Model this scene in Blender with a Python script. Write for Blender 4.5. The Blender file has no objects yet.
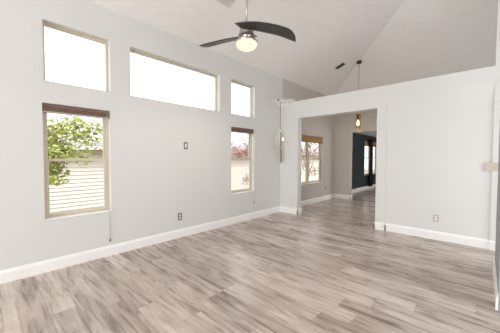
import bpy, bmesh, math, random
from mathutils import Vector, Matrix
random.seed(7)
S = bpy.context.scene
COL = S.collection
# ------------------------------------------------------------------ camera, world, light, exposure
cam_d = bpy.data.cameras.new('camera'); cam = bpy.data.objects.new('camera', cam_d); COL.objects.link(cam)
cam_d.sensor_width = 36.0; cam_d.lens = 249.93 / 500 * 36.0; cam_d.clip_start = 0.02; cam_d.clip_end = 200
YAW, PITCH, ROLL = 0.75357, -0.03325, -0.00246
cam.matrix_world = (Matrix.Translation((0, 0, 1.35)) @ Matrix.Rotation(YAW, 4, 'Z')
                    @ Matrix.Rotation(math.pi / 2 + PITCH, 4, 'X') @ Matrix.Rotation(-ROLL, 4, 'Z'))
S.camera = cam
S.cycles.diffuse_bounces = 8
W = bpy.data.worlds.new('overcast_sky'); S.world = W; W.use_nodes = True
bgn = W.node_tree.nodes['Background']; bgn.inputs[0].default_value = (0.93, 0.965, 1.0, 1); bgn.inputs[1].default_value = 1.75
S.view_settings.view_transform = 'Standard'; S.view_settings.look = 'None'
S.view_settings.exposure = 0.16; S.view_settings.gamma = 1.0; S.view_settings.use_curve_mapping = False

def area(name, loc, target, sx, sy, power, col=(1, 1, 1)):
    d = bpy.data.lights.new(name, 'AREA'); d.shape = 'RECTANGLE'; d.size = sx; d.size_y = sy; d.energy = power; d.color = col
    o = bpy.data.objects.new(name, d); COL.objects.link(o); o.location = loc
    o.rotation_euler = (Vector(target) - Vector(loc)).to_track_quat('-Z', 'Y').to_euler()
    return o
sun = bpy.data.lights.new('hazy_sun', 'SUN'); sun.energy = 2.4; sun.angle = math.radians(12); sun.color = (1.0, 0.96, 0.90)
so = bpy.data.objects.new('hazy_sun', sun); COL.objects.link(so); so.location = (8, 2, 14)
so.rotation_euler = Vector((-0.50, 0.10, -0.86)).to_track_quat('-Z', 'Y').to_euler()
# added fill lights, set in unseen openings behind the camera and along the right
area('fill_rear', (-0.7, -5.65, 1.35), (-0.7, 5, 1.6), 3.6, 2.3, 245, (0.99, 0.995, 1.0))
area('fill_side', (2.40, 2.9, 1.45), (-4, 3.3, 1.45), 4.2, 2.3, 24, (0.99, 0.995, 1.0))
area('fill_dining', (2.40, 6.7, 1.3), (-4, 6.7, 1.3), 2.0, 2.0, 5, (1.0, 0.97, 0.94))
area('fill_far', (2.40, 11.0, 1.3), (-4, 11.0, 1.3), 2.0, 2.0, 80, (1.0, 0.97, 0.94))

# ------------------------------------------------------------------ dimensions
XL, YP, PT = -3.748, 5.106, 0.167         # left wall plane, partition face, partition thickness
XR, YR, YB, YE = 2.2, -5.4, 8.2, 13.6     # far right wall, rear wall, dining end wall, end of the far room
EAVE = 3.357; SL = 0.38; SB = 0.392; YH = 8.0; XRIDGE = 0.6
HP = 2.699                                # partition height
def zL(x): return EAVE + SL * (x - XL)
def zB(y): return EAVE + SB * (YH - y)
YRIDGE = YH - (zL(XRIDGE) - EAVE) / SB
def zR(x): return zL(XRIDGE) - SL * (x - XRIDGE)

# ------------------------------------------------------------------ materials
def mat(name, col, rough=0.6, metal=0.0, spec=0.5, bump=0, bscale=60, var=0.0, vscale=4, emit=None, estr=0, trans=0):
    m = bpy.data.materials.new(name); m.use_nodes = True
    nt = m.node_tree; b = nt.nodes['Principled BSDF']
    b.inputs['Base Color'].default_value = (*col, 1); b.inputs['Roughness'].default_value = rough
    b.inputs['Metallic'].default_value = metal; b.inputs['Specular IOR Level'].default_value = spec
    tc = nt.nodes.new('ShaderNodeTexCoord')
    if var:
        n = nt.nodes.new('ShaderNodeTexNoise'); n.inputs['Scale'].default_value = vscale; n.inputs['Detail'].default_value = 4
        nt.links.new(tc.outputs['Object'], n.inputs['Vector'])
        r = nt.nodes.new('ShaderNodeValToRGB')
        r.color_ramp.elements[0].position = 0.3; r.color_ramp.elements[1].position = 0.7
        r.color_ramp.elements[0].color = (*[c * (1 - var) for c in col], 1)
        r.color_ramp.elements[1].color = (*[min(1, c * (1 + var)) for c in col], 1)
        nt.links.new(n.outputs['Fac'], r.inputs['Fac']); nt.links.new(r.outputs['Color'], b.inputs['Base Color'])
    if bump:
        n = nt.nodes.new('ShaderNodeTexNoise'); n.inputs['Scale'].default_value = bscale; n.inputs['Detail'].default_value = 3
        nt.links.new(tc.outputs['Object'], n.inputs['Vector'])
        bp = nt.nodes.new('ShaderNodeBump'); bp.inputs['Strength'].default_value = bump; bp.inputs['Distance'].default_value = 0.01
        nt.links.new(n.outputs['Fac'], bp.inputs['Height']); nt.links.new(bp.outputs['Normal'], b.inputs['Normal'])
    if emit:
        b.inputs['Emission Color'].default_value = (*emit, 1); b.inputs['Emission Strength'].default_value = estr
    return m

def glass_mat(name, tint=(1, 1, 1), refl=0.06):
    m = bpy.data.materials.new(name); m.use_nodes = True; nt = m.node_tree
    nt.nodes.remove(nt.nodes['Principled BSDF'])
    t = nt.nodes.new('ShaderNodeBsdfTransparent'); t.inputs[0].default_value = (*tint, 1)
    g = nt.nodes.new('ShaderNodeBsdfGlossy'); g.inputs['Roughness'].default_value = 0.02
    lw = nt.nodes.new('ShaderNodeLayerWeight'); lw.inputs['Blend'].default_value = 0.5
    f = nt.nodes.new('ShaderNodeMath'); f.operation = 'POWER'; nt.links.new(lw.outputs['Facing'], f.inputs[0]); f.inputs[1].default_value = 5.0
    mx = nt.nodes.new('ShaderNodeMixShader')
    nt.links.new(f.outputs[0], mx.inputs[0]); nt.links.new(t.outputs[0], mx.inputs[1]); nt.links.new(g.outputs[0], mx.inputs[2])
    nt.links.new(mx.outputs[0], nt.nodes['Material Output'].inputs['Surface'])
    return m

def floor_mat():
    m = bpy.data.materials.new('grey_vinyl_planks'); m.use_nodes = True; nt = m.node_tree
    N = nt.nodes.new; L = nt.links.new; b = nt.nodes['Principled BSDF']
    def mth(op, a, c=None):
        n = N('ShaderNodeMath'); n.operation = op
        for i, v in enumerate((a, c)):
            if v is None: continue
            if hasattr(v, 'links') or hasattr(v, 'is_linked'): L(v, n.inputs[i])
            else: n.inputs[i].default_value = v
        return n.outputs[0]
    tc = N('ShaderNodeTexCoord'); sp = N('ShaderNodeSeparateXYZ'); L(tc.outputs['Object'], sp.inputs[0])
    PW, PL = 0.182, 1.22
    ry = mth('DIVIDE', sp.outputs['Y'], PW); row = mth('FLOOR', ry); fy = mth('FRACT', ry)
    wn = N('ShaderNodeTexWhiteNoise'); wn.noise_dimensions = '1D'; L(row, wn.inputs['W'])
    rx = mth('ADD', mth('DIVIDE', sp.outputs['X'], PL), mth('MULTIPLY', wn.outputs['Value'], 7.0))
    pid = mth('FLOOR', rx); fx = mth('FRACT', rx)
    cv = N('ShaderNodeCombineXYZ'); L(pid, cv.inputs[0]); L(row, cv.inputs[1])
    w2 = N('ShaderNodeTexWhiteNoise'); w2.noise_dimensions = '2D'; L(cv.outputs[0], w2.inputs['Vector'])
    rnd = w2.outputs['Value']
    gv = N('ShaderNodeCombineXYZ')
    L(mth('ADD', mth('MULTIPLY', sp.outputs['X'], 1.1), mth('MULTIPLY', rnd, 37.0)), gv.inputs[0])
    L(mth('MULTIPLY', sp.outputs['Y'], 10.5), gv.inputs[1]); L(mth('MULTIPLY', rnd, 19.0), gv.inputs[2])
    g1 = N('ShaderNodeTexNoise'); g1.inputs['Scale'].default_value = 1.6; g1.inputs['Detail'].default_value = 5; g1.inputs['Roughness'].default_value = 0.6
    g1.inputs['Distortion'].default_value = 0.9; L(gv.outputs[0], g1.inputs['Vector'])
    gv2 = N('ShaderNodeCombineXYZ')
    L(mth('ADD', mth('MULTIPLY', sp.outputs['X'], 2.5), mth('MULTIPLY', rnd, 11.0)), gv2.inputs[0])
    L(mth('MULTIPLY', sp.outputs['Y'], 70.0), gv2.inputs[1])
    g2 = N('ShaderNodeTexNoise'); g2.inputs['Scale'].default_value = 2.0; g2.inputs['Detail'].default_value = 3; L(gv2.outputs[0], g2.inputs['Vector'])
    v = mth('ADD', mth('MULTIPLY', rnd, 0.24), mth('ADD', mth('MULTIPLY', g1.outputs['Fac'], 1.05), mth('MULTIPLY', g2.outputs['Fac'], 0.40)))
    gv3 = N('ShaderNodeCombineXYZ')
    L(mth('ADD', mth('MULTIPLY', sp.outputs['X'], 2.6), mth('MULTIPLY', rnd, 53.0)), gv3.inputs[0])
    L(mth('MULTIPLY', sp.outputs['Y'], 6.5), gv3.inputs[1]); L(mth('MULTIPLY', rnd, 7.0), gv3.inputs[2])
    g3 = N('ShaderNodeTexNoise'); g3.inputs['Scale'].default_value = 1.0; g3.inputs['Detail'].default_value = 3; L(gv3.outputs[0], g3.inputs['Vector'])
    v = mth('ADD', v, mth('MULTIPLY', g3.outputs['Fac'], 0.60))
    v = mth('SUBTRACT', v, 0.70)
    cr = N('ShaderNodeValToRGB'); e = cr.color_ramp.elements
    e[0].position = 0.14; e[0].color = FLOOR_C[0]; e[1].position = 0.86; e[1].color = FLOOR_C[2]
    k = cr.color_ramp.elements.new(0.5); k.color = FLOOR_C[1]
    L(v, cr.inputs['Fac'])
    gap = mth('MAXIMUM', mth('LESS_THAN', fy, 0.010), mth('LESS_THAN', fx, 0.0018))
    mx = N('ShaderNodeMix'); mx.data_type = 'RGBA'; L(mth('MULTIPLY', gap, 0.55), mx.inputs['Factor'])
    L(cr.outputs['Color'], mx.inputs['A']); mx.inputs['B'].default_value = (0.10, 0.08, 0.07, 1)
    L(mx.outputs['Result'], b.inputs['Base Color'])
    L(mth('ADD', mth('MULTIPLY', g1.outputs['Fac'], 0.12), 0.22), b.inputs['Roughness'])
    b.inputs['Specular IOR Level'].default_value = 0.5
    bp = N('ShaderNodeBump'); bp.inputs['Strength'].default_value = 0.08; bp.inputs['Distance'].default_value = 0.004
    L(g2.outputs['Fac'], bp.inputs['Height']); L(bp.outputs['Normal'], b.inputs['Normal'])
    return m
FLOOR_C = [(0.205, 0.152, 0.126, 1), (0.53, 0.447, 0.396, 1), (0.78, 0.70, 0.645, 1)]

def bamboo_mat():
    m = bpy.data.materials.new('woven_bamboo'); m.use_nodes = True; nt = m.node_tree; b = nt.nodes['Principled BSDF']
    tc = nt.nodes.new('ShaderNodeTexCoord'); w = nt.nodes.new('ShaderNodeTexWave'); w.bands_direction = 'Z'
    w.inputs['Scale'].default_value = 16; w.inputs['Distortion'].default_value = 1.5; w.inputs['Detail'].default_value = 2
    nt.links.new(tc.outputs['Object'], w.inputs['Vector'])
    r = nt.nodes.new('ShaderNodeValToRGB'); r.color_ramp.elements[0].color = (0.22, 0.12, 0.035, 1); r.color_ramp.elements[1].color = (0.62, 0.42, 0.15, 1)
    nt.links.new(w.outputs['Fac'], r.inputs['Fac']); nt.links.new(r.outputs['Color'], b.inputs['Base Color'])
    b.inputs['Roughness'].default_value = 0.6
    return m

M = dict(
    wall=mat('light_grey_wall_paint', (0.712, 0.716, 0.702), 0.75, spec=0.25, bump=0.06, bscale=120),
    white_wall=mat('off_white_wall_paint', (0.745, 0.745, 0.732), 0.75, spec=0.25, bump=0.06, bscale=120),
    dining=mat('greige_wall', (0.57, 0.535, 0.505), 0.75, spec=0.25, bump=0.06, bscale=120),  # darker and warmer than the main room's walls
    slate=mat('blue_grey_wall_paint', (0.36, 0.38, 0.395), 0.7, spec=0.25, bump=0.06, bscale=120),
    teal=mat('dark_teal_wall_paint', (0.030, 0.042, 0.045), 0.55, spec=0.35, bump=0.06, bscale=120),
    ceil=mat('knockdown_ceiling', (0.90, 0.89, 0.88), 0.85, spec=0.15, bump=0.5, bscale=22, var=0.02, vscale=9),
    trim=mat('white_trim_paint', (0.92, 0.915, 0.905), 0.4, spec=0.4),
    vinyl=mat('almond_vinyl_frame', (0.62, 0.56, 0.44), 0.45),
    glass=glass_mat('window_glass'),
    shade=mat('brown_wood_slat', (0.20, 0.125, 0.10), 0.6, var=0.25, vscale=30),
    shade_tip=mat('pale_bottom_rail', (0.50, 0.44, 0.38), 0.6),
    bamboo=bamboo_mat(),
    cord=mat('grey_cord', (0.55, 0.53, 0.50), 0.8),
    nickel=mat('brushed_nickel', (0.46, 0.41, 0.37), 0.28, 1.0),
    plate=mat('aged_nickel_plate', (0.20, 0.19, 0.17), 0.45, 0.5),
    tanplate=mat('tan_nickel_plate', (0.50, 0.44, 0.37), 0.45, 0.4),
    plastic=mat('white_plastic', (0.82, 0.81, 0.78), 0.4),
    black=mat('black_plastic', (0.02, 0.02, 0.02), 0.5),
    bronze=mat('dark_bronze', (0.09, 0.065, 0.045), 0.45, 0.7),
    brass=mat('aged_brass', (0.55, 0.40, 0.22), 0.35, 0.9),
    blade=mat('grey_brown_wood_blade', (0.045, 0.038, 0.036), 0.33, spec=0.6, var=0.2, vscale=12),
    globe=mat('frosted_lit_glass', (0.03, 0.03, 0.03), 0.5, spec=0.1, emit=(1.0, 0.86, 0.66), estr=1.0),
    bulb=mat('lit_bulb', (1, 0.9, 0.7), 0.4, emit=(1.0, 0.78, 0.48), estr=7),
    amber=glass_mat('amber_glass', (0.95, 0.89, 0.78)),
    cotton=mat('white_cotton', (0.84, 0.81, 0.77), 0.9, var=0.06, vscale=60),
    jute=mat('jute_rope', (0.50, 0.38, 0.22), 0.9, var=0.2, vscale=90),
    darkjute=mat('tan_jute_rope', (0.33, 0.24, 0.13), 0.9, var=0.2, vscale=90),
    vent=mat('white_vent_metal', (0.72, 0.71, 0.68), 0.5),
    dark=mat('dark_duct', (0.05, 0.045, 0.04), 0.8),
    curtain=mat('black_curtain_cloth', (0.010, 0.011, 0.012), 0.85),
    siding=mat('white_lap_siding', (0.80, 0.73, 0.665), 0.6, var=0.03),
    fascia=mat('beige_fascia', (0.36, 0.27, 0.20), 0.6),
    roof=mat('grey_shingle', (0.30, 0.27, 0.25), 0.9, var=0.3, vscale=20),
    leaf=mat('yellow_green_leaves', (0.50, 0.54, 0.18), 0.5, var=0.4, vscale=3),
    pink=mat('dusty_pink_leaves', (0.58, 0.40, 0.38), 0.6, var=0.35, vscale=4),
    pink2=mat('reddish_bare_twigs', (0.50, 0.33, 0.29), 0.7, var=0.4, vscale=4),
    bark=mat('brown_bark', (0.34, 0.27, 0.21), 0.9, var=0.3, vscale=20),
    ground=mat('dry_lawn', (0.36, 0.34, 0.24), 0.95, var=0.25, vscale=2),
)

# ------------------------------------------------------------------ helpers
def obj(name, bm, m, parent=None, loc=(0, 0, 0), rot=(0, 0, 0), smooth=False, bevel=0.0, segs=2):
    bmesh.ops.recalc_face_normals(bm, faces=bm.faces)
    me = bpy.data.meshes.new(name); bm.to_mesh(me); bm.free()
    for k in (m if isinstance(m, (list, tuple)) else [m]): me.materials.append(k)
    if smooth:
        for p in me.polygons: p.use_smooth = True
    o = bpy.data.objects.new(name, me); COL.objects.link(o)
    o.location = loc; o.rotation_euler = rot
    if parent: o.parent = parent
    if bevel:
        b = o.modifiers.new('bevel', 'BEVEL'); b.width = bevel; b.segments = segs; b.limit_method = 'ANGLE'
    return o
def thing(name, label, cat, loc, rot=(0, 0, 0), group=None):
    o = bpy.data.objects.new(name, None); COL.objects.link(o); o.location = loc; o.rotation_euler = rot
    o.empty_display_size = 0.1
    o['label'] = label; o['category'] = cat
    if group: o['group'] = group
    return o
def struct(name, bm, m, **k):
    o = obj(name, bm, m, **k); o['kind'] = 'structure'; return o
def sempty(name, loc):
    o = bpy.data.objects.new(name, None); COL.objects.link(o); o.location = loc; o['kind'] = 'structure'; return o
def box(bm, x0, x1, y0, y1, z0, z1, mi=0):
    v = [bm.verts.new((x, y, z)) for x in (x0, x1) for y in (y0, y1) for z in (z0, z1)]
    for a in ((0, 1, 3, 2), (4, 6, 7, 5), (0, 4, 5, 1), (2, 3, 7, 6), (0, 2, 6, 4), (1, 5, 7, 3)):
        f = bm.faces.new([v[i] for i in a]); f.material_index = mi
def B(*a):
    bm = bmesh.new(); box(bm, *a); return bm
def prism(bm, pts, d):
    """closed polygon of 3-D points extruded by vector d"""
    a = [bm.verts.new(q) for q in pts]; d = Vector(d); b = [bm.verts.new(Vector(q) + d) for q in pts]
    bm.faces.new(a); bm.faces.new(b[::-1]); n = len(pts)
    for i in range(n): bm.faces.new((a[i], a[(i + 1) % n], b[(i + 1) % n], b[i]))
def lathe(bm, prof, c=(0, 0, 0), n=32, cap=True):
    rings = []
    for r, z in prof:
        if r < 1e-6: rings.append([bm.verts.new((c[0], c[1], c[2] + z))])
        else: rings.append([bm.verts.new((c[0] + r * math.cos(2 * math.pi * i / n), c[1] + r * math.sin(2 * math.pi * i / n), c[2] + z)) for i in range(n)])
    for a, b in zip(rings, rings[1:]):
        for i in range(n):
            j = (i + 1) % n
            if len(a) == 1 and len(b) == 1: continue
            if len(a) == 1: bm.faces.new((a[0], b[i], b[j]))
            elif len(b) == 1: bm.faces.new((a[i], a[j], b[0]))
            else: bm.faces.new((a[i], a[j], b[j], b[i]))
    if cap:
        for r in (rings[0], rings[-1]):
            if len(r) > 1: bm.faces.new(r)
def tube(bm, pts, rad, n=8):
    pts = [Vector(q) for q in pts]; rings = []
    for i, q in enumerate(pts):
        t = (pts[min(i + 1, len(pts) - 1)] - pts[max(i - 1, 0)]).normalized()
        a = t.cross(Vector((0, 0, 1)) if abs(t.z) < 0.9 else Vector((1, 0, 0))).normalized(); b = t.cross(a)
        r = rad[i] if isinstance(rad, (list, tuple)) else rad
        rings.append([bm.verts.new(q + r * (math.cos(2 * math.pi * k / n) * a + math.sin(2 * math.pi * k / n) * b)) for k in range(n)])
    for a, b in zip(rings, rings[1:]):
        for k in range(n): bm.faces.new((a[k], a[(k + 1) % n], b[(k + 1) % n], b[k]))
    bm.faces.new(rings[0]); bm.faces.new(rings[-1])
def wall_grid(u_edges, v_edges, holes, place, d0, d1):
    """slab in the u-v plane between depths d0 and d1, rectangular holes cut right through; place(u, v, d) gives the point"""
    us = sorted(set(u_edges + [h[0] for h in holes] + [h[1] for h in holes]))
    vs = sorted(set(v_edges + [h[2] for h in holes] + [h[3] for h in holes]))
    solid = lambda i, j: 0 <= i < len(us) - 1 and 0 <= j < len(vs) - 1 and not any(
        h[0] - 1e-6 <= us[i] and us[i + 1] <= h[1] + 1e-6 and h[2] - 1e-6 <= vs[j] and vs[j + 1] <= h[3] + 1e-6 for h in holes)
    bm = bmesh.new(); cache = {}
    def V(i, j, d):
        k = (i, j, d)
        if k not in cache: cache[k] = bm.verts.new(place(us[i], vs[j], (d0, d1)[d]))
        return cache[k]
    for i in range(len(us) - 1):
        for j in range(len(vs) - 1):
            if not solid(i, j): continue
            for d in (0, 1): bm.faces.new((V(i, j, d), V(i + 1, j, d), V(i + 1, j + 1, d), V(i, j + 1, d)))
            for (di, dj, a, b) in ((-1, 0, (i, j), (i, j + 1)), (1, 0, (i + 1, j), (i + 1, j + 1)), (0, -1, (i, j), (i + 1, j)), (0, 1, (i, j + 1), (i + 1, j + 1))):
                if not solid(i + di, j + dj): bm.faces.new((V(*a, 0), V(*b, 0), V(*b, 1), V(*a, 1)))
    return bm

# ------------------------------------------------------------------ floor, walls, ceiling
WT = 0.15
struct('floor', B(XL - WT, XR + WT, YR - WT, YE + WT, -0.12, 0), floor_mat())
struct('ground', B(-40, XL - WT - 0.02, -20, 45, -0.9, -0.55), M['ground'])
ZL0, ZL1, ZU0, ZU1 = 0.610, 1.990, 2.243, 2.948
LOW = [(0.478, 1.198), (3.437, 4.138)]
UP = [(0.498, 1.209), (1.473, 3.142), (3.440, 4.150)]
DIN = (5.82, 7.385, 0.60, 2.015)
FARW = (11.15, 13.0, 0.60, 2.10)
pl_left = lambda u, v, d: (XL - d, u, v)
holes = [(a, b, ZL0, ZL1) for a, b in LOW] + [(a, b, ZU0, ZU1) for a, b in UP]
YD = 4.775                                       # start line for the greige tone on the left wall, unused
struct('wall_left', wall_grid([YR - WT, YP + 0.08], [0, EAVE], holes, pl_left, 0, WT), M['wall'])
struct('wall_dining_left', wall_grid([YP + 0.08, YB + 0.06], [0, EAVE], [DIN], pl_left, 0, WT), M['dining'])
struct('wall_far_left', wall_grid([YB + 0.06, YE + WT], [0, 2.6], [FARW], pl_left, 0, WT), M['teal'])
# partition with the wide opening; right of the opening its face steps back a little
OA, OB, OZ, PX, PZ, PE = -3.241, -1.503, 2.298, -1.333, 2.462, 0.083
pl_y = lambda u, v, d: (u, YP + d, v)
struct('wall_partition', wall_grid([XL, PX], [0, HP], [(OA, OB, -1, OZ)], pl_y, 0, PT), M['white_wall'])
bm = bmesh.new(); prism(bm, [(PX, YP, HP), (PX, YP, PZ), (PX, YP + 0.024, PZ - 0.30), (PX, YP + 0.024, 0), (PX, YP + PT, 0), (PX, YP + PT, HP)], (PE - PX, 0, 0))
struct('wall_partition_right', bm, M['white_wall'])
bm = bmesh.new(); prism(bm, [(PE, YP, 0), (XR, YP, 0), (XR, YP, min(zB(YP), zR(XR))), (XRIDGE + 1.2, YP, zB(YP)), (PE, YP, zB(YP))], (0, PT, 0))
struct('wall_hall', bm, M['white_wall'])
# dining end wall with its opening, far room beyond
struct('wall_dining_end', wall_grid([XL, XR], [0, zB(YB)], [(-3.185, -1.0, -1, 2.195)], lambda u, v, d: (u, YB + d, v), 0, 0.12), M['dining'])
struct('wall_far_end', B(XL, XR, YE, YE + WT, 0, 2.6), M['teal'])
struct('ceiling_far', B(XL, XR, YB + 0.12, YE, 2.36, 2.46), M['ceil'])
# right: a short blue-grey wall ending beside the camera, then the hall and the outer wall
struct('wall_right', B(0.119, 0.239, 3.1, 4.16, 0, zL(0.119)), M['slate'])
struct('wall_outer', wall_grid([YR - WT, YE], [0, zR(XR)], [(0.8, 5.0, 0.3, 2.6), (5.7, 7.7, 0.3, 2.3), (10.0, 12.0, 0.3, 2.3)], lambda u, v, d: (XR + d, u, v), 0, WT), M['white_wall'])
struct('wall_rear', wall_grid([XL - WT, XR + WT], [0, EAVE], [(-2.5, 1.1, 0.2, 2.5)], lambda u, v, d: (u, YR - d, v), 0, WT), M['white_wall'])
bm = bmesh.new(); prism(bm, [(XL, YR, EAVE), (XR, YR, EAVE), (XR, YR, zR(XR)), (XRIDGE, YR, zL(XRIDGE))], (0, -WT, 0))
struct('wall_rear_gable', bm, M['white_wall'])
# vaulted ceiling: slope over the window wall, slope over the dining end, right-hand slope
T = 0.12
def slab(pts):
    bm = bmesh.new(); prism(bm, pts, (0, 0, T)); return bm
HX2 = XR; HY2 = YRIDGE + (zR(XRIDGE) - zR(HX2)) / SB
struct('ceiling', slab([(XL - WT, YR - WT, zL(XL - WT)), (XL - WT, YH, zL(XL - WT)), (XL, YH, EAVE), (XRIDGE, YRIDGE, zL(XRIDGE)), (XRIDGE, YR - WT, zL(XRIDGE))]), M['ceil'])
struct('ceiling_end', slab([(XL - WT, YB + 0.2, zB(YB + 0.2)), (XR + WT, YB + 0.2, zB(YB + 0.2)), (XR + WT, HY2, zB(HY2)), (HX2, HY2, zB(HY2)), (XRIDGE, YRIDGE, zL(XRIDGE)), (XL, YH, EAVE), (XL - WT, YH, EAVE)]), M['ceil'])
struct('ceiling_right', slab([(XRIDGE, YR - WT, zL(XRIDGE)), (XRIDGE, YRIDGE, zL(XRIDGE)), (HX2, HY2, zR(HX2)), (XR + WT, HY2, zR(XR + WT)), (XR + WT, YR - WT, zR(XR + WT))]), M['ceil'])

# baseboards (moulded profile swept along the wall foot)
BH, BT = 0.142, 0.016
PROF = [(0, 0), (BT, 0), (BT, BH - 0.035), (BT * 0.75, BH - 0.02), (BT * 0.45, BH - 0.008), (BT * 0.35, BH), (0, BH)]
def baseboard(name, runs, h=BH):
    bm = bmesh.new()
    for (x0, y0), (x1, y1), (nx, ny) in runs:
        prism(bm, [(x0 + nx * a, y0 + ny * a, b * h / BH + 0.0005) for a, b in PROF], (x1 - x0, y1 - y0, 0))
    return struct(name, bm, M['trim'])
baseboard('baseboard_left', [((XL, YR), (XL, YP), (1, 0))])
baseboard('baseboard_partition', [((XL, YP), (OA + BT, YP), (0, -1)), ((OA, YP - BT), (OA, YP + PT + BT), (1, 0)),
                                  ((OB - BT, YP), (PX + BT, YP), (0, -1)), ((OB, YP - BT), (OB, YP + PT + BT), (-1, 0)), ((PX, YP - BT), (PX, YP + 0.024), (1, 0)),
                                  ((PX, YP + 0.024), (PE, YP + 0.024), (0, -1)), ((PE, YP), (XR, YP), (0, -1))])
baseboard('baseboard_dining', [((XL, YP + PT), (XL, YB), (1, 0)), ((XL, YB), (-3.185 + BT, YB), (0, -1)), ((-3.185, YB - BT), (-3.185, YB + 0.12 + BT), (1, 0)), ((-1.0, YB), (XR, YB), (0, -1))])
baseboard('baseboard_far', [((XL, YB + 0.12), (XL, YE), (1, 0)), ((XL, YE), (XR, YE), (0, -1))])
baseboard('baseboard_right', [((0.119, 3.1), (0.119, 4.16 + BT), (-1, 0)), ((0.119 - BT, 4.16), (0.239, 4.16), (0, 1))])

# ------------------------------------------------------------------ windows on the left wall
def rect_frame(bm, y0, y1, z0, z1, x0, x1, w):
    box(bm, x0, x1, y0, y0 + w, z0, z1); box(bm, x0, x1, y1 - w, y1, z0, z1)
    box(bm, x0, x1, y0 + w, y1 - w, z0, z0 + w); box(bm, x0, x1, y0 + w, y1 - w, z1 - w, z1)
def window_unit(name, y0, y1, z0, z1, hung=True, mullions=()):
    """coordinates relative to the unit's sill centre; x negative = outward"""
    yc = (y0 + y1) / 2
    r = sempty(name, (XL - 0.085, yc, z0))
    H = z1 - z0; hw = (y1 - y0) / 2 - 0.001; g = 0.001
    bm = bmesh.new(); rect_frame(bm, -hw, hw, g, H - g, -0.055, 0.0, 0.026)
    edges = [-hw + 0.026] + [m - yc for m in mullions] + [hw - 0.026]
    for m in edges[1:-1]: box(bm, -0.055, 0.0, m - 0.03, m + 0.03, 0.027, H - 0.027)
    obj('window_frame', bm, M['vinyl'], r, bevel=0.003)
    for k, (a, b) in enumerate(zip(edges, edges[1:])):
        a += (0.031 if k else 0.001); b -= (0.031 if k < len(edges) - 2 else 0.001)
        if hung:
            mid = H * 0.515
            bm = bmesh.new(); rect_frame(bm, a, b, 0.028, mid + 0.018, -0.026, -0.004, 0.032); obj('lower_sash', bm, M['vinyl'], r, bevel=0.002)
            bm = bmesh.new(); rect_frame(bm, a, b, mid - 0.018, H - 0.028, -0.052, -0.030, 0.030); obj('upper_sash', bm, M['vinyl'], r, bevel=0.002)
            obj('pane', B(-0.017, -0.013, a + 0.030, b - 0.030, 0.058, mid - 0.012), M['glass'], r)
            obj('pane', B(-0.043, -0.039, a + 0.028, b - 0.028, mid + 0.010, H - 0.056), M['glass'], r)
            bm = bmesh.new(); box(bm, -0.004, 0.008, (a + b) / 2 - 0.03, (a + b) / 2 + 0.03, mid + 0.002, mid + 0.014); obj('sash_lock', bm, M['vinyl'], r, bevel=0.003)
        else:
            obj('pane', B(-0.030, -0.026, a - 0.003, b + 0.003, 0.024, H - 0.024), M['glass'], r)
    return r
window_unit('window_1', *LOW[0], ZL0, ZL1)
window_unit('window_2', *LOW[1], ZL0, ZL1)
for i, (a, b) in enumerate(UP): window_unit('window_%d' % (i + 3), a, b, ZU0, ZU1, hung=False)
window_unit('window_6', DIN[0], DIN[1], DIN[2], DIN[3], mullions=((DIN[0] + DIN[1]) / 2 - 0.02,))
window_unit('window_7', FARW[0], FARW[1], FARW[2], FARW[3], mullions=((FARW[0] + FARW[1]) / 2,))
# thin painted sills lining the two lower windows
for i, (a, b) in enumerate(LOW + [DIN[:2]]):
    z = ZL0 if i < 2 else DIN[2]
    struct('trim_%d' % (i + 1), B(XL - 0.083, XL + 0.006, a + 0.001, b - 0.001, z + 0.0005, z + 0.010), M['trim'], bevel=0.002)

# frames of unseen openings added for the fill lights (hall side and behind the camera)
for i, (a, b, z0, z1) in enumerate([(0.8, 5.0, 0.3, 2.6), (5.7, 7.7, 0.3, 2.3), (10.0, 12.0, 0.3, 2.3)]):
    bm = bmesh.new(); rect_frame(bm, a + 0.001, b - 0.001, z0 + 0.001, z1 - 0.001, XR + 0.03, XR + 0.09, 0.05)
    nm = 3 if b - a > 3 else 2
    for k in range(1, nm): y = a + (b - a) * k / nm; box(bm, XR + 0.03, XR + 0.09, y - 0.03, y + 0.03, z0 + 0.052, z1 - 0.052)
    struct('window_%d' % (8 + i), bm, M['trim'], bevel=0.003)  # added frames around the side fill lights, out of view
bm = bmesh.new()
for x in (-2.499, -1.33, -0.16, 1.04): box(bm, x, x + 0.06, YR - 0.09, YR - 0.03, 0.201, 2.499)
for z in (0.201, 2.44): box(bm, -2.438, 1.039, YR - 0.088, YR - 0.032, z, z + 0.058)
struct('window_11', bm, M['trim'])  # added frame for the rear fill light, behind the camera
baseboard('baseboard_outer', [((XR, YR), (XR, YP), (-1, 0)), ((XR, YP + PT), (XR, YB), (-1, 0))])

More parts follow.
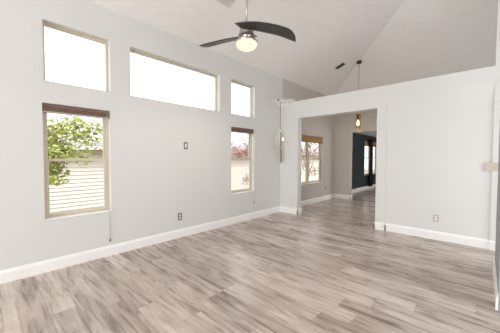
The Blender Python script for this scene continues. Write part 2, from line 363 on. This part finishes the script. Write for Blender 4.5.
# ------------------------------------------------------------------ brown raised blinds in the lower windows
def raised_blind(y0, y1, label, cord_y, cord_z):
    yc = (y0 + y1) / 2; hw = (y1 - y0) / 2 - 0.004
    r = thing('window_blind', label, 'blind', (XL - 0.03, yc, ZL1 - 0.002), group=None)
    obj('headrail', B(-0.045, 0.012, -hw, hw, -0.040, 0), M['shade'], r, bevel=0.003)
    bm = bmesh.new()
    for k in range(5): box(bm, -0.040, 0.018 - 0.002 * (k % 2), -hw + 0.003, hw - 0.003, -0.0505 - 0.0085 * k, -0.0435 - 0.0085 * k)
    obj('slat_stack', bm, M['shade'], r, bevel=0.001)
    obj('bottom_rail', B(-0.042, 0.016, -hw + 0.002, hw - 0.002, -0.103, -0.088), M['shade_tip'], r, bevel=0.003)
    bm = bmesh.new(); zc = cord_z - ZL1 + 0.002
    tube(bm, [(0.020, cord_y - yc, -0.03), (0.024, cord_y - yc, -0.4), (0.044, cord_y - yc + 0.004, ZL0 - ZL1), (0.042, cord_y - yc + 0.006, zc)], 0.0035, 6)
    c = obj('pull_cord', bm, M['cord'], r, smooth=True)
    bm = bmesh.new(); lathe(bm, [(0.002, 0.03), (0.007, 0.02), (0.010, 0), (0.006, -0.012), (0, -0.014)], (0.042, cord_y - yc + 0.006, zc), 12)
    obj('cord_weight', bm, M['shade'], c, smooth=True)
raised_blind(*LOW[0], 'brown slatted blind raised to the top of the near window by green leaves', 1.165, 0.21)
raised_blind(*LOW[1], 'brown slatted blind raised to the top of the window nearest the corner shelf', 4.11, 0.36)
# bamboo shade in the dining window
def bamboo_shade(loc, w, h, label, folds=3):
    r = thing('bamboo_shade', label, 'window shade', loc)
    obj('headrail', B(-0.02, 0.012, -w / 2, w / 2, -0.03, 0), M['bamboo'], r, bevel=0.003)
    bm = bmesh.new()
    for k in range(folds):
        z = -0.031 - k * (h - 0.04) / folds; hh = (h - 0.04) / folds
        prism(bm, [(-0.012, -w / 2, z), (0.008, -w / 2, z), (0.026, -w / 2, z - hh * 0.75), (0.018, -w / 2, z - hh * 0.97), (-0.004, -w / 2, z - hh * 0.97)], (0, w, 0))
    obj('woven_folds', bm, M['bamboo'], r)
    obj('bottom_slat', B(-0.006, 0.02, -w / 2, w / 2, -h - 0.004, -h + 0.012), M['shade'], r, bevel=0.003)
bamboo_shade((XL - 0.045, (DIN[0] + DIN[1]) / 2, DIN[3] - 0.003), DIN[1] - DIN[0] - 0.01, 0.19, 'golden bamboo shade rolled up in the dining room window beyond the opening')
bamboo_shade((XL - 0.045, (FARW[0] + FARW[1]) / 2, FARW[3] - 0.003), FARW[1] - FARW[0] - 0.01, 0.20, 'brown bamboo shade behind the black curtain on the dark far wall')

# black curtain on a rod in the far room
r = thing('curtain', 'black curtain hanging on the dark teal wall of the far room', 'curtain', (XL + 0.07, 11.75, 2.22))
bm = bmesh.new(); n = 40; a = []; b_ = []
for i in range(n + 1):
    y = -0.17 + 0.34 * i / n; x = 0.035 * math.sin(i / n * math.pi * 7)
    a.append((x, y, -0.02)); b_.append((x * 1.2, y * 1.1, -2.10))
for i in range(n):
    f = [bm.verts.new(q) for q in (a[i], a[i + 1], b_[i + 1], b_[i])]; bm.faces.new(f)
bmesh.ops.remove_doubles(bm, verts=bm.verts, dist=1e-4)
c = obj('curtain_panel', bm, M['curtain'], r, smooth=True); sm = c.modifiers.new('thickness', 'SOLIDIFY'); sm.thickness = 0.004
bm = bmesh.new(); tube(bm, [(0, -0.65, 0), (0, 1.4, 0)], 0.012, 12); rod = obj('curtain_rod', bm, M['black'], r, smooth=True)
for y in (-0.68, 1.43):
    bm = bmesh.new(); bmesh.ops.create_uvsphere(bm, u_segments=14, v_segments=8, radius=0.035, matrix=Matrix.Translation((0, y, 0))); obj('finial', bm, M['black'], rod, smooth=True)
for y in (-0.5, 1.25):
    obj('rod_bracket', B(-0.068, 0, y - 0.01, y + 0.01, -0.012, 0.012), M['black'], rod)

# ------------------------------------------------------------------ wall plates
def outlet(loc, rotz, label, pm, group=None):
    r = thing('wall_outlet', label, 'outlet', loc, (0, 0, rotz), group)
    p_ = obj('cover_plate', B(-0.038, 0.038, -0.006, -0.0005, -0.060, 0.060), pm, r, bevel=0.003)
    for z in (-0.022, 0.022):
        s = obj('socket', B(-0.018, 0.018, -0.009, -0.0062, z - 0.015, z + 0.015), M['plastic'], r, bevel=0.005, segs=3)
        bm = bmesh.new()
        for x in (-0.007, 0.006): box(bm, x - 0.0012, x + 0.0012, -0.0096, -0.0088, z - 0.003, z + 0.007)
        obj('slots', bm, M['black'], s)
    bm = bmesh.new(); lathe(bm, [(0, -0.002), (0.004, -0.001), (0.004, 0)], n=10); obj('screw', bm, M['nickel'], r, loc=(0, -0.006, 0), rot=(-math.pi / 2, 0, 0))
    return r
outlet((XL, 2.256, 0.356), math.pi / 2, 'double wall outlet low on the window wall between the two lower windows', M['plate'])
outlet((-0.567, YP + 0.024, 0.360), 0, 'double wall outlet in a tan plate low on the partition right of the opening', M['tanplate'])
outlet((XL, 7.60, 0.385), math.pi / 2, 'wall outlet under the right side of the dining room window', M['plate'])
def switch(loc, rotz, label, pm, w, xs):
    r = thing('light_switch', label, 'switch', loc, (0, 0, rotz))
    obj('cover_plate', B(-w / 2, w / 2, -0.006, -0.0005, -0.060, 0.060), pm, r, bevel=0.003)
    for x in xs:
        k = obj('rocker', B(x - 0.017, x + 0.017, -0.010, -0.0062, -0.034, 0.034), M['plastic'] if len(xs) == 1 else M['tanplate'], r, bevel=0.003)
    return r
switch((XL, 2.378, 1.562), math.pi / 2, 'single switch plate at eye height on the window wall under the long clerestory window', M['plate'], 0.076, (0,))
switch((0.085, YP - 0.0, 1.232), 0, 'wide tan switch plate at the far right end of the partition', M['tanplate'], 0.165, (-0.046, 0, 0.046))

# ------------------------------------------------------------------ ceiling fan
HUB = Vector((-2.330, 2.412, 0))
fan = thing('ceiling_fan', 'two-bladed ceiling fan with curved dark blades and a lit bowl light', 'ceiling fan', (HUB.x, HUB.y, zL(HUB.x)))
zt = zL(HUB.x)
bm = bmesh.new(); lathe(bm, [(0.0, 0.0), (0.075, -0.0), (0.075, -0.05), (0.05, -0.085), (0.02, -0.10), (0, -0.10)]); obj('canopy', bm, M['nickel'], fan, smooth=True, bevel=0.002)
bm = bmesh.new(); tube(bm, [(0, 0, -0.09), (0, 0, 3.08 - zt)], 0.0115, 12); obj('downrod', bm, M['nickel'], fan, smooth=True)
bm = bmesh.new(); lathe(bm, [(0, 0.115), (0.03, 0.11), (0.045, 0.08), (0.085, 0.06), (0.095, 0.03), (0.095, 0.0), (0, 0.0)], (0, 0, 2.985 - zt)); obj('motor_housing', bm, M['nickel'], fan, smooth=True, bevel=0.002)
bm = bmesh.new(); lathe(bm, [(0, 2.975), (0.105, 2.975), (0.110, 2.968), (0.110, 2.958), (0.100, 2.952), (0.080, 2.948), (0.068, 2.92), (0.072, 2.900), (0.120, 2.895), (0.142, 2.888), (0.146, 2.876), (0.142, 2.866), (0, 2.866)], (0, 0, -zt), 40); obj('light_fitter', bm, M['nickel'], fan, smooth=False)
bm = bmesh.new(); lathe(bm, [(0.138, 2.8655), (0.140, 2.852), (0.134, 2.831), (0.115, 2.807), (0.083, 2.789), (0.042, 2.780), (0, 2.777)], (0, 0, -zt), 40); obj('light_bowl', bm, M['globe'], fan, smooth=True)
# blades: outline in (u along, c across), drooping and pitched
OUT = [(-0.082, 0.206), (-0.03, 0.206), (0.025, 0.203), (0.126, 0.191), (0.20, 0.178), (0.270, 0.159), (0.35, 0.138), (0.422, 0.115), (0.48, 0.096), (0.537, 0.073), (0.575, 0.052), (0.601, 0.025), (0.62, -0.02), (0.629, -0.064), (0.627, -0.12)]
LOW_ = [(-0.036, 0.120), (0.0, 0.100), (0.04, 0.080), (0.104, 0.055), (0.165, 0.031), (0.223, 0.007), (0.27, -0.012), (0.319, -0.031), (0.38, -0.053), (0.440, -0.077), (0.48, -0.097), (0.522, -0.119), (0.56, -0.136), (0.595, -0.153), (0.618, -0.164)]
PH = math.radians(-20); R_ = Vector((math.cos(YAW), math.sin(YAW), 0)); F_ = Vector((-math.sin(YAW), math.cos(YAW), 0))
EU = R_ * math.cos(PH) + F_ * math.sin(PH); EC = R_ * math.sin(PH) - F_ * math.cos(PH)
for sgn in (1, -1):
    bm = bmesh.new(); rows = []
    for (u0, c0), (u1, c1) in zip(OUT, LOW_):
        row = []
        for k in range(7):
            t = k / 6; u = u0 + (u1 - u0) * t; c = c0 + (c1 - c0) * t
            z = 1.35 + 1.62 - 0.2 * u * abs(u) + c * math.tan(math.radians(15)) - zt + 0.012
            q = sgn * (EU * u + EC * c); row.append(bm.verts.new((q.x, q.y, z)))
        rows.append(row)
    for a, b in zip(rows, rows[1:]):
        for k in range(6): bm.faces.new((a[k], a[k + 1], b[k + 1], b[k]))
    o = obj('blade', bm, M['blade'], fan, smooth=True)
    s = o.modifiers.new('thickness', 'SOLIDIFY'); s.thickness = 0.010; s.offset = 0
fl = bpy.data.lights.new('fan_light', 'SPOT'); fl.spot_size = math.radians(176); fl.spot_blend = 0.7; fl.energy = 28; fl.color = (1, 0.93, 0.84); fl.shadow_soft_size = 0.02
flo = bpy.data.objects.new('fan_light', fl); COL.objects.link(flo); flo.location = (HUB.x, HUB.y, 2.62)

# ------------------------------------------------------------------ ceiling vents (lying in the sloped ceiling)
TH = math.atan(SL)
def ceiling_vent(x0, y0, lx, ly, n, label, dark_core, along_x=True):
    r = thing('ceiling_vent', label, 'vent', (x0, y0, zL(x0)), (0, -TH, 0))
    bm = bmesh.new(); w = 0.022
    box(bm, 0, lx, 0, w, -0.010, -0.0005); box(bm, 0, lx, ly - w, ly, -0.010, -0.0005); box(bm, 0, w, w, ly - w, -0.010, -0.0005); box(bm, lx - w, lx, w, ly - w, -0.010, -0.0005)
    obj('vent_frame', bm, M['vent'], r, bevel=0.003)
    obj('duct_backing', B(w, lx - w, w, ly - w, -0.003, -0.0006), M['dark'], r)
    bm = bmesh.new()
    for k in range(n):
        if along_x:
            y = w + (ly - 2 * w) * (k + 0.5) / n; h = (ly - 2 * w) / n * (0.25 if dark_core else 0.40)
            prism(bm, [(w, y - h, -0.009), (w, y - h + 0.002, -0.010), (w, y + h, -0.0045), (w, y + h - 0.002, -0.0035)], (lx - 2 * w, 0, 0))
        else:
            x = w + (lx - 2 * w) * (k + 0.5) / n; h = (lx - 2 * w) / n * 0.40
            prism(bm, [(x - h, w, -0.009), (x - h + 0.002, w, -0.010), (x + h, w, -0.0045), (x + h - 0.002, w, -0.0035)], (0, ly - 2 * w, 0))
    obj('louvres', bm, M['vent'], r)
ceiling_vent(-2.935, 2.335, 0.34, 0.31, 10, 'white square ceiling vent at the top edge beside the fan rod', False, False)
ceiling_vent(-2.895, 6.235, 0.27, 0.19, 0, 'small dark ceiling register near the bronze pendant mount', True)

# ------------------------------------------------------------------ pendant lantern in the dining room
PXc, PYc = -2.425, 6.69; zt = min(zL(PXc), zB(PYc))
pen = thing('pendant_light', 'small lit brass and glass pendant lantern hanging on a long rod', 'pendant light', (PXc, PYc, zt))
bm = bmesh.new(); lathe(bm, [(0, 0.0), (0.062, 0.0), (0.066, -0.03), (0.058, -0.055), (0.02, -0.065), (0, -0.065)], n=24); obj('canopy', bm, M['bronze'], pen, smooth=True)
bm = bmesh.new(); tube(bm, [(0, 0, -0.06), (0, 0, 2.53 - zt)], 0.007, 8); obj('rod', bm, M['brass'], pen, smooth=True)
bm = bmesh.new(); lathe(bm, [(0, 2.55), (0.02, 2.545), (0.03, 2.52), (0.068, 2.50), (0.070, 2.485), (0.0, 2.485)], (0, 0, -zt), 24); cap_ = obj('cap', bm, M['brass'], pen, smooth=True)
bm = bmesh.new(); lathe(bm, [(0.056, 2.484), (0.060, 2.46), (0.060, 2.14), (0.057, 2.14), (0.057, 2.46), (0.053, 2.484)], (0, 0, -zt), 28, cap=False); obj('glass_cylinder', bm, M['amber'], pen, smooth=True)
bm = bmesh.new()
for k in range(4):
    a = math.pi / 4 + k * math.pi / 2; x, y = 0.067 * math.cos(a), 0.067 * math.sin(a); tube(bm, [(x, y, 2.49 - zt), (x, y, 2.05 - zt)], 0.005, 6)
obj('cage_bars', bm, M['brass'], pen)
bm = bmesh.new()
for z in (2.13, 2.06):
    lathe(bm, [(0.063, z), (0.071, z), (0.071, z - 0.012), (0.063, z - 0.012), (0.063, z)], (0, 0, -zt), 28, cap=False)
obj('cage_ring', bm, M['brass'], pen)
bm = bmesh.new(); lathe(bm, [(0, 2.48), (0.016, 2.48), (0.018, 2.36), (0, 2.35)], (0, 0, -zt), 16); sk = obj('socket', bm, M['bronze'], pen, smooth=True)
bm = bmesh.new(); lathe(bm, [(0.010, 2.348), (0.016, 2.33), (0.030, 2.28), (0.032, 2.25), (0.022, 2.215), (0, 2.205)], (0, 0, -zt), 18); obj('bulb', bm, M['bulb'], sk, smooth=True)
pl = bpy.data.lights.new('pendant_glow', 'POINT'); pl.energy = 6; pl.color = (1, 0.84, 0.64); pl.shadow_soft_size = 0.05
plo = bpy.data.objects.new('pendant_glow', pl); COL.objects.link(plo); plo.location = (PXc, PYc, 1.98)

# ------------------------------------------------------------------ corner shelf with the hanging macrame
sh = thing('corner_shelf', 'white scalloped corner shelf high where partition meets window wall', 'shelf', (XL, YP, HP + 0.0))
bm = bmesh.new(); pts = [(0.002, -0.002)]
for k in range(25):
    a = k / 24 * math.pi / 2; rr = 1 + 0.05 * math.cos(a * 20)
    pts.append((0.002 + 0.42 * rr * math.cos(a), -0.002 - 0.33 * rr * math.sin(a)))
prism(bm, [(x, y, -0.005) for x, y in pts], (0, 0, 0.018)); obj('shelf_board', bm, M['trim'], sh, bevel=0.003)
bm = bmesh.new()
prism(bm, [(0.001, -0.002, -0.006), (0.001, -0.22, -0.006), (0.001, -0.16, -0.03), (0.001, -0.06, -0.05), (0.001, -0.002, -0.11)], (0.015, 0, 0))
prism(bm, [(0.018, -0.002, -0.006), (0.26, -0.002, -0.006), (0.19, -0.002, -0.03), (0.07, -0.002, -0.05), (0.018, -0.002, -0.11)], (0, -0.015, 0))
obj('bracket', bm, M['trim'], sh, bevel=0.002)
bm = bmesh.new(); pr = [(x * 0.96, y * 0.96, 0.0135) for x, y in pts[1:]]; tube(bm, [(x, y, 0.045) for x, y, z in pr], 0.006, 6)
for x, y, z in pr[::3]: tube(bm, [(x, y, 0.013), (x, y, 0.045)], 0.004, 6)
obj('gallery_rail', bm, M['trim'], sh)
hx, hy = 0.115, -0.165
bm = bmesh.new(); lathe(bm, [(0, 0.05), (0.022, 0.045), (0.026, 0.03), (0.018, 0.014), (0, 0.0135)], (0.145, -0.29, 0.0), 14); obj('hook_knob', bm, M['black'], sh, smooth=True)

hg = thing('macrame_hanging', 'white fringed macrame with small lit bulb hanging on a cord from the corner shelf', 'wall hanging', (XL + hx, YP + hy, HP - 0.007))
bm = bmesh.new(); tube(bm, [(0, 0, 0), (0.004, 0, -0.5), (0.01, 0.005, -1.0), (0.016, 0.01, -1.22)], 0.008, 8); obj('cord', bm, M['darkjute'], hg, smooth=True)
bm = bmesh.new(); lathe(bm, [(0, 0.02), (0.02, 0.012), (0.028, -0.01), (0.02, -0.035), (0.012, -0.05), (0, -0.05)], (0, 0, -0.66), 14); obj('knot', bm, M['cotton'], hg, smooth=True)
bm = bmesh.new(); rnd = random.Random(3)
for k in range(30):
    a = rnd.uniform(0, 2 * math.pi); sp = rnd.uniform(0.15, 1.15); ln = rnd.uniform(0.16, 0.52)
    ox, oy = -0.045, -0.070
    ex = ox + sp * 0.060 * math.cos(a); ey = oy + sp * 0.070 * math.sin(a)
    tube(bm, [(ex * 0.15, ey * 0.15, -0.69), (ex * 0.55, ey * 0.55, -0.69 - ln * 0.35), (ex * 0.9, ey * 0.9, -0.69 - ln * 0.75), (ex * 1.25, ey * 1.45, -0.69 - ln)], [0.007, 0.010, 0.008, 0.003], 6)
obj('fringe', bm, M['cotton'], hg, smooth=True)
bm = bmesh.new(); tube(bm, [(0.016, 0.01, -1.10), (0.018, 0.011, -1.14), (0.02, 0.012, -1.40), (0.02, 0.012, -1.45)], [0.010, 0.022, 0.024, 0.012], 10); obj('rope_tassel', bm, M['darkjute'], hg, smooth=True)
bm = bmesh.new(); tube(bm, [(0.006, 0, -0.72), (0.03, 0.02, -0.76), (0.055, 0.035, -0.84)], 0.005, 6); ar = obj('lamp_wire', bm, M['jute'], hg, smooth=True)
bm = bmesh.new(); lathe(bm, [(0, 0.02), (0.010, 0.02), (0.012, 0.0), (0.022, -0.02), (0.024, -0.035), (0.016, -0.055), (0, -0.06)], (0.055, 0.035, -0.86), 14); obj('small_bulb', bm, mat('dim_bulb', (1, 0.85, 0.65), 0.4, emit=(1, 0.78, 0.52), estr=1.6), ar, smooth=True)

# ------------------------------------------------------------------ outside: neighbour's house and trees
hs = thing('neighbour_house', 'white house with lap siding and beige eaves outside the windows', 'house', (-9.0, 6.0, -0.55))
bm = bmesh.new(); pitch = 0.115; H = 2.08; n = int(H / pitch)
for k in range(n):
    z = k * pitch; prism(bm, [(0.0, -8, z), (0.040, -8, z), (0.040, -8, z + 0.012), (0.006, -8, z + pitch), (0.0, -8, z + pitch)], (0, 22, 0))
box(bm, -5.0, -0.001, -8, 14, 0, H); obj('siding_wall', bm, M['siding'], hs)
obj('soffit', B(0.031, 0.30, -8.2, 14.2, H - 0.02, H), M['fascia'], hs)
obj('fascia_board', B(0.300, 0.325, -8.2, 14.2, H - 0.03, H + 0.11), M['fascia'], hs)
bm = bmesh.new(); prism(bm, [(0.326, -8.2, H + 0.06), (0.40, -8.2, H + 0.07), (0.41, -8.2, H + 0.15), (0.40, -8.2, H + 0.15), (0.39, -8.2, H + 0.08), (0.326, -8.2, H + 0.07)], (0, 22.4, 0)); obj('gutter', bm, M['trim'], hs)
bm = bmesh.new(); prism(bm, [(0.34, -8.2, H + 0.115), (0.34, -8.2, H + 0.145), (-2.5, -8.2, H + 0.45), (-5.3, -8.2, H + 0.14), (-5.3, -8.2, H + 0.11), (-2.5, -8.2, H + 0.40)], (0, 22.4, 0)); obj('roof', bm, M['roof'], hs)

def tree(name, label, base, blobs, m, leaf, n, stems, seed):
    """blobs: (x, y, z, radius, share) in world space"""
    rn = random.Random(seed); r = thing(name, label, 'tree', base); b0 = Vector(base)
    bm = bmesh.new(); tot = sum(b[4] for b in blobs)
    for (x, y, z, rad, sh_) in blobs:
        for _ in range(int(n * sh_ / tot)):
            d = Vector((rn.gauss(0, 1), rn.gauss(0, 1), rn.gauss(0, 1))).normalized() * rad * rn.random() ** 0.5
            c = Vector((x, y, z)) + d - b0
            u = Vector((rn.gauss(0, 1), rn.gauss(0, 1), rn.gauss(0, 0.6))).normalized(); w = u.cross(Vector((rn.gauss(0, 1), rn.gauss(0, 1), rn.gauss(0, 1)))).normalized()
            s = leaf * rn.uniform(0.6, 1.3); nn = u.cross(w) * s * 0.18
            v = [bm.verts.new(q) for q in (c - u * s, c + w * s * 0.45 + nn - u * s * 0.1, c + u * s, c - w * s * 0.45 + nn - u * s * 0.1, c - u * s * 0.1)]
            bm.faces.new((v[0], v[4], v[1])); bm.faces.new((v[4], v[2], v[1])); bm.faces.new((v[0], v[3], v[4])); bm.faces.new((v[4], v[3], v[2]))
    obj('foliage', bm, m, r)
    bm = bmesh.new(); top = Vector(stems[-1]) - b0
    tube(bm, [(0, 0, 0)] + [Vector(q) - b0 for q in stems], [0.06 - 0.04 * i / len(stems) for i in range(len(stems) + 1)], 8)
    for (x, y, z, rad, sh_) in blobs:
        e = Vector((x, y, z)) - b0; st = Vector(stems[0]) - b0
        tube(bm, [st, st.lerp(e, 0.55) + Vector((0, 0, 0.05)), e, e + Vector((rn.uniform(-1, 1), rn.uniform(-1, 1), 0.6)) * rad * 0.6], [0.025, 0.016, 0.010, 0.004], 6)
    obj('trunk', bm, M['bark'], r)
tree('leafy_tree', 'bright yellow-green leafy tree outside the near window', (-6.3, 0.30, -0.55),
     [(-6.2, 1.02, 1.85, 0.30, 3), (-6.3, 1.35, 2.02, 0.28, 2.2), (-6.2, 0.90, 1.50, 0.28, 3), (-6.2, 1.15, 1.45, 0.24, 2.0), (-6.3, 0.98, 0.98, 0.24, 2.4), (-6.3, 0.95, 1.25, 0.24, 2.0), (-6.3, 1.6, 1.80, 0.34, 2.0), (-6.4, 1.85, 2.0, 0.30, 0.9), (-6.3, 0.6, 1.2, 0.35, 2), (-6.4, 1.5, 1.35, 0.2, 0.7)],
     M['leaf'], 0.052, 2300, [(-6.3, 0.42, 1.45), (-6.28, 0.6, 1.75), (-6.25, 0.95, 2.0)], 1)
tree('pink_shrub_tree', 'dusty pink shrub tree outside the window near the corner', (-6.5, 7.45, -0.55),
     [(-6.5, 6.35, 1.55, 0.30, 3), (-6.5, 6.8, 1.6, 0.28, 2.5), (-6.5, 6.0, 1.75, 0.3, 1.0), (-6.5, 6.6, 2.0, 0.35, 1.0), (-6.5, 6.75, 0.55, 0.22, 1.0)],
     M['pink'], 0.05, 900, [(-6.5, 7.4, 1.3), (-6.5, 7.1, 1.6), (-6.5, 6.6, 1.9)], 2)
tree('reddish_tree', 'sparse reddish tree outside the dining room window', (-6.5, 11.2, -0.55),
     [(-6.5, 10.6, 1.7, 0.45, 2), (-6.5, 11.4, 1.9, 0.5, 2), (-6.5, 12.1, 1.6, 0.4, 1.5), (-6.5, 11.0, 0.9, 0.45, 1.2), (-6.5, 11.9, 0.7, 0.3, 0.7)],
     M['pink2'], 0.06, 900, [(-6.5, 11.2, 0.4), (-6.5, 11.3, 1.2), (-6.5, 11.2, 2.0)], 4)
